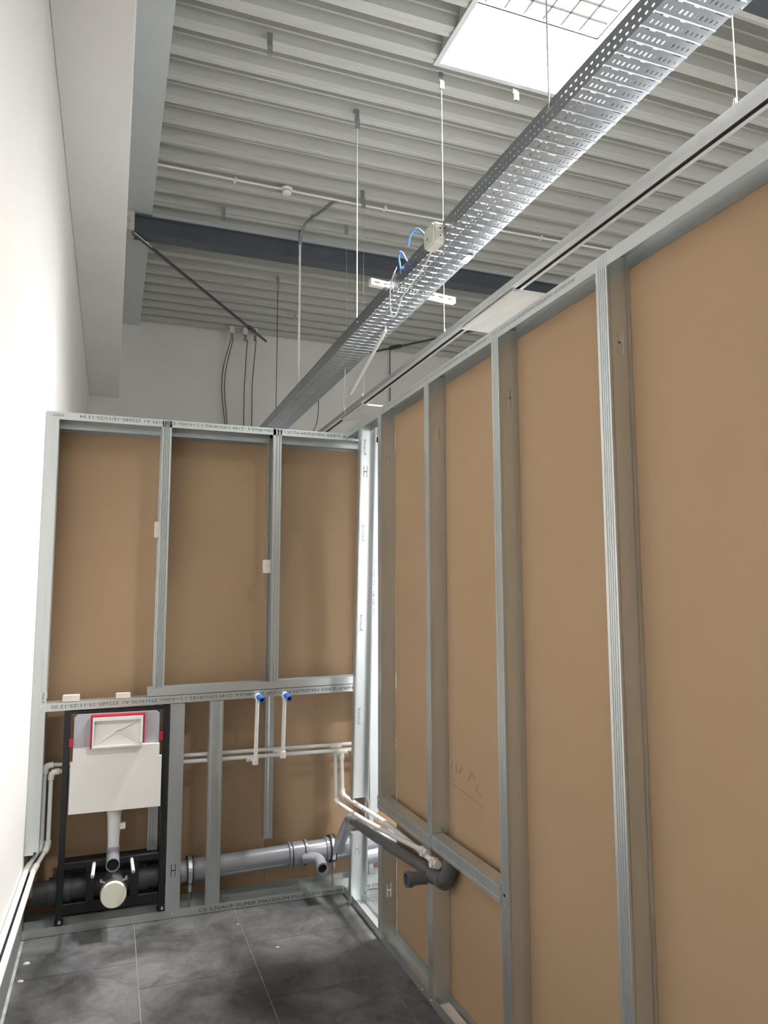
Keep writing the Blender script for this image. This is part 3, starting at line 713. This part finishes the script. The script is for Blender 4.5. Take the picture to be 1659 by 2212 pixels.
# junction box
jb = empty('junction_box', (1.56, 3.5, 3.51), 'off white junction box fixed to the side of the tray', 'junction box')
MB().bevbox(1.552, 1.602, 3.405, 3.535, 3.508, 3.625, .012, 'x').build('box_body', 'box_plastic', jb)
lid = MB().bevbox(1.540, 1.552, 3.410, 3.530, 3.513, 3.620, .012, 'x').build('box_lid', 'box_plastic', jb)
pm_ = MB(); pm_.box(1.5394, 1.5399, 3.478, 3.497, 3.552, 3.558); pm_.box(1.5394, 1.5399, 3.482, 3.495, 3.563, 3.569); pm_.build('printed_mark', 'ink', lid)
for zz in (3.545, 3.585):
    m = MB(); m.ring((1.577, 3.402, zz), Y, .006, .013, .008, 14); gl = m.build('cable_gland', 'white_plastic', jb)
    m = MB(); m.disc((1.577, 3.3985, zz), -Y, .0065, 12); m.build('gland_hole', 'cable_dark', gl)
# hanging conduit
m = MB(); m.tube([(1.79, 4.80, 3.535), (1.80, 5.655, 3.29)], .0135, 16); c = m.build('conduit', 'ppr', label='grey plastic conduit hanging slanted from the cable tray', cat='conduit')
m = MB(); m.disc((1.8001, 5.6565, 3.2896), (0.01, 1, -.28), .010, 12); m.build('conduit_mouth', 'hole', c)

# ================================================================== RODS AND HANGERS
def hanger(p, label, h=.15, rod_to=None, r=.004, m='wire_steel', rlabel=None, off=(0, 0), strip='galv_dark'):
    h_ = empty('ceiling_hanger', p, label, 'hanger', 'hanger straps on the roof deck')
    x, y, z = p
    MB().bevbox(x-.018, x+.018, y-.003, y+.003, z-h*.55, z+.015, .003).build('strap', strip, h_)
    MB().box(x-.016, x+.016, y-.022, y-.004, z-h, z-h*.5).build('clip', strip, h_)
    b = MB(); b.tube([(x, y-.026, z-h*.7), (x, y+.006, z-h*.7)], .006, 8); b.build('bolt', 'clamp', h_)
    if rod_to:
        R = MB(); R.tube([(x, y-.012, z-h*.8), (x+off[0], y-.012+off[1], rod_to)], r, 8)
        R.build('rod' if r > .0031 else 'wire', m, h_)
    return h_
hanger((.845, 4.423, 5.28), 'empty hanger strap nearest the concrete beam, upper left')
hanger((1.618, 4.956, 5.28), 'hanger strap with long rod down to the left tray edge', rod_to=3.60, r=.0045, m='wire_white')
hanger((.874, 6.735, 5.28), 'empty hanger strap just in front of the dark steel beam', h=.12)
hanger((2.018, 6.014, 5.28), 'empty hanger strap beside the ceiling conduit', h=.12)
hanger((1.683, 8.081, 5.28), 'hanger strap with thin dark rod beyond the steel beam', rod_to=3.62, r=.0045, m='cable_dark', strip='clamp')
hanger((2.097, 8.971, 5.28), 'small bright hanger strap near the back wall', h=.13, strip='clamp')
hanger((2.047, 4.375, 5.28), 'hanger strap with wire at skylight corner', h=.12, rod_to=3.385, r=.0022, m='wire_white')
hanger((2.598, 4.30, 5.28), 'empty hanger strap at the middle of the skylight edge', h=.12)
hanger((2.06, 1.90, 5.28), 'hanger with wire holding the near end of light rail', h=.12, rod_to=3.385, r=.0022, m='wire_white')
hanger((1.600, 2.40, 5.28), 'hanger with rod holding the near tray in front of skylight', h=.12, rod_to=3.60, r=.0045, m='wire_steel')
hanger((2.055, 6.10, 5.28), 'hanger with thin wire above the far panel lamp', h=.10, rod_to=3.385, r=.0016, m='wire_steel')
hanger((2.06, 6.64, 5.28), 'hanger with wire and loose lead at far light rail', h=.10, rod_to=3.385, r=.002, m='wire_steel')
m = MB(); m.tube(rounded([(1.80, 5.82, 3.55), (1.81, 5.84, 3.50), (1.90, 6.2, 3.36), (2.05, 6.60, 3.33), (2.06, 6.63, 3.345)], .12, 6), .0035, 8)
m.build('white_wire', 'wire_white', label='white wire hanging from the tray to the far light rail', cat='wire')
# white drop tube from the steel beam
dt = empty('drop_tube', (1.638, 6.83, 3.62), 'pale drop tube hanging from the dark steel beam to the tray', 'tube')
m = MB(); m.tube([(1.640, 6.83, 3.64), (1.640, 6.83, 5.10)], .011, 14); m.build('tube', 'wire_white', dt)
m = MB(); m.bevbox(1.625, 1.660, 6.815, 6.845, 5.09, 5.24, .003); m.build('tube_bracket', 'galv_dark', dt)
m = MB(); m.tube(rounded([(1.645, 6.82, 5.20), (1.66, 6.7, 5.262), (1.83, 6.2, 5.262)], .05, 5), .012, 10); m.build('bent_strap', 'galv_dark', dt)

# ================================================================== CEILING ITEMS
cc = empty('ceiling_conduit', (2.6, 6.2, 5.26), 'thin white conduit running across the ribbed ceiling', 'conduit')
m = MB(); m.tube([(.243, 6.175, 5.268), (2.3, 6.21, 5.268), (5.6, 6.16, 5.268)], .0105, 12); m.build('conduit_pipe', 'wire_white', cc)
for xx in (.9, 2.3, 3.1, 4.0): MB().box(xx-.01, xx+.01, 6.16, 6.225, 5.254, 5.28).build('conduit_clip', 'white_plastic', cc)
sd = empty('smoke_detector', (1.359, 6.185, 5.22), 'round white smoke detector on the ceiling conduit', 'smoke detector')
m = MB(); m.tube([(1.359, 6.19, z) for z in (5.279, 5.262, 5.258)], .05, 28, rs=[.052, .052, .046]); m.build('detector_base', 'white_plastic', sd)
m = MB(); m.tube([(1.359, 6.19, z) for z in (5.258, 5.235, 5.225, 5.222)], .04, 28, rs=[.044, .043, .036, .02]); m.build('detector_head', 'white_plastic', sd)
m = MB(); m.ring((1.359, 6.19, 5.247), Z, .040, .0445, .006, 28); m.build('sensor_slot', 'galv_dark', sd)
# dark steel beam
sb = empty('steel_beam', (2.6, 7.06, 5.04), 'dark blue grey steel beam crossing below the ribbed ceiling', 'beam')
MB().box(.09, 8.98, 7.0, 7.16, 5.035, 5.05).build('lower_flange', 'steel_dark', sb)
MB().box(.09, 8.98, 7.03, 7.045, 5.05, 5.20).build('web', 'steel_dark', sb)
MB().box(.09, 8.98, 7.0, 7.16, 5.20, 5.215).build('upper_flange', 'steel_dark', sb)
MB().box(.246, 8.98, 7.05, 7.12, 5.216, 5.278).build('packing_strip', 'ledge_paint', sb)
cb = MB(); cb.bevbox(.016, .088, 6.97, 7.17, 5.035, 5.232, .008); cb.build('beam_seat', 'concrete_raw', label='rough mortar seat where the steel beam meets the concrete', cat='mortar')
nb = empty('steel_beam', (5, 2.95, 5.1), 'near steel beam with pale edge at the upper right corner', 'beam')
MB().box(3.36, 8.98, 2.80, 3.01, 5.06, 5.26).build('beam_body', 'steel_dark', nb)
MB().box(3.36, 8.98, 3.012, 3.16, 5.19, 5.26).build('beam_edge', 'white_trim', nb)
# bracing rods
def brace(a, b, label):
    e = empty('bracing_rod', a, label, 'bracing rod', 'roof bracing rods')
    a, b = V(a), V(b); d = (b-a).normalized(); n = d.cross(Z).normalized()
    MB().obox((a+b)/2, (b-a)/2, n*.014, V((0, 0, .010))).build('rod', 'steel_rod', e)
    q = a+d*.30; MB().obox(a+d*.16, d*.16, n*.020, V((0, 0, .004))).build('end_plate', 'concrete_paint', e)
    c = b-d*.5; m = MB(); m.tube([c-d*.09, c+d*.09], .03, 10); m.build('turnbuckle', 'steel_rod', e)
brace((.075, 6.965, 5.008), (1.883, 9.76, 5.10), 'dark bracing rod from beam seat to the back wall, left')
brace((5.16, 6.99, 5.008), (3.35, 9.76, 5.10), 'dark bracing rod seen between tray and rail, right')
# cables at the back wall
def bcable(pts, label, r=.006):
    m = MB(); m.tube(rounded(pts, .15, 5), r, 8); m.build('hanging_cable', 'cable_dark', label=label, cat='cable', group='dark cables hanging in front of the back wall')
for i, (x, y) in enumerate(((1.43, 9.85), (1.613, 9.86), (1.74, 9.82))):
    e = empty('cable_bracket', (x, y, 5.20), ['leftmost small bracket with cables below the bracing rod', 'middle small bracket with cable below the bracing rod', 'rightmost small bracket with cable below the bracing rod'][i], 'bracket', 'cable brackets at the back wall')
    MB().bevbox(x-.03, x+.03, y-.02, y+.02, 5.19, 5.285, .005).build('bracket_plate', 'concrete_paint', e)
    MB().box(x-.018, x+.018, y-.024, y-.004, 5.10, 5.19).build('bracket_clip', 'galv_dark', e)
bcable([(1.42, 9.84, 5.12), (1.345, 10.05, 4.75), (1.33, 10.05, 4.45), (1.40, 10.05, 3.9), (1.42, 10.05, .01)], 'leftmost dark cable bowing out in front of the back wall')
bcable([(1.45, 9.84, 5.12), (1.385, 10.05, 4.75), (1.37, 10.05, 4.45), (1.43, 10.05, 3.9), (1.45, 10.05, .01)], 'second dark cable bowing beside the leftmost one')
bcable([(1.64, 9.84, 5.12), (1.645, 10.05, 4.5), (1.66, 10.05, .01)], 'straight dark cable in the middle of the back wall')
bcable([(1.76, 9.84, 5.12), (1.755, 10.05, 4.6), (1.775, 10.05, .01)], 'straight dark cable right of the middle one')
bcable([(3.81, 10.05, 5.29), (3.812, 10.05, 4.5), (3.815, 10.05, .01)], 'dark cable on the back wall behind the light rail', .008)
m = MB(); m.tube(rounded([(1.86, 6.9, 3.56), (1.93, 7.15, 3.46), (1.99, 7.5, 3.40), (2.0, 7.9, 3.36), (1.95, 8.2, 3.40), (1.86, 8.35, 3.56)], .2, 6), .004, 8)
m.build('dark_wire', 'cable_dark', label='dark wire loop drooping under the far tray', cat='wire')

# ================================================================== LIGHT RAIL AND PANEL LAMPS
lr = empty('light_rail', (2.06, 4.5, 3.33), 'suspended aluminium light rail with dark slot right of tray', 'light rail')
def rail(y0, y1):
    m = MB(); L = y1-y0; Q = [(2.020, 3.345), (2.022, 3.380), (2.092, 3.380), (2.094, 3.345)]
    m.box(2.020, 2.094, y0, y1, 3.376, 3.380); m.box(2.018, 2.023, y0, y1, 3.340, 3.376); m.box(2.091, 2.096, y0, y1, 3.340, 3.376)
    m.box(2.018, 2.052, y0, y1, 3.337, 3.340); m.box(2.076, 2.096, y0, y1, 3.337, 3.340)
    o = m.build('rail_profile', 'alu', lr)
    MB().box(2.050, 2.078, y0, y1, 3.346, 3.352).build('rail_slot', 'black_slot', o)
rail(.6, 5.70); rail(5.703, 9.9)
for yy in (1.888, 4.363, 6.09, 6.628):
    m = MB(); m.tube([(2.050, yy, 3.38), (2.050, yy, 3.40), (2.050, yy, 3.425)], .008, 10, rs=[.009, .009, .004]); m.build('rail_suspension', 'clamp', lr)
def lamp(y0, y1, label):
    e = empty('panel_lamp', (2.14, (y0+y1)/2, 3.318), label, 'panel lamp', 'flat panel lamps on the light rail')
    MB().bevbox(2.034, 2.25, y0, y1, 3.321, 3.3335, .003).build('lamp_panel', 'alu_plate', e)
    MB().box(2.056, 2.072, y0+.05, y1-.05, 3.3335, 3.345).build('rail_adapter', 'white_plastic', e)
    MB().box(2.034, 2.25, y0-.004, y0, 3.320, 3.335).build('end_cap', 'wire_steel', e)
lamp(3.44, 4.08, 'flat rectangular panel lamp on the rail, the near bright one'); lamp(6.085, 6.70, 'flat rectangular panel lamp at the far end of the rail')

# ================================================================== FLOOR CRUMBS
for i, (x, y, r, lab) in enumerate(((-.29, 3.86, .014, 'pale plaster crumb at the foot of the left wall, far one'), (-.30, 3.70, .011, 'pale plaster crumb at the foot of the left wall, near one'),
                                    (.80, 3.62, .007, 'single white plaster crumb in the middle of the floor'), (.665, 3.93, .006, 'tiny white crumb on a tile joint near the partition'))):
    m = MB(); n = 7
    ring = [(x + r*(1+.35*math.sin(k*2.3+i))*math.cos(2*math.pi*k/n), y + .8*r*(1+.3*math.cos(k*1.7+i))*math.sin(2*math.pi*k/n), 0) for k in range(n)]
    top = [(x+(p[0]-x)*.6, y+(p[1]-y)*.6, r*.45) for p in ring]
    m.add(ring+top, [list(range(n))[::-1], list(range(n, 2*n))] + [(k, (k+1) % n, n+(k+1) % n, n+k) for k in range(n)])
    m.build('plaster_crumb', 'gypsum', label=lab, cat='debris', group='plaster crumbs on the floor')
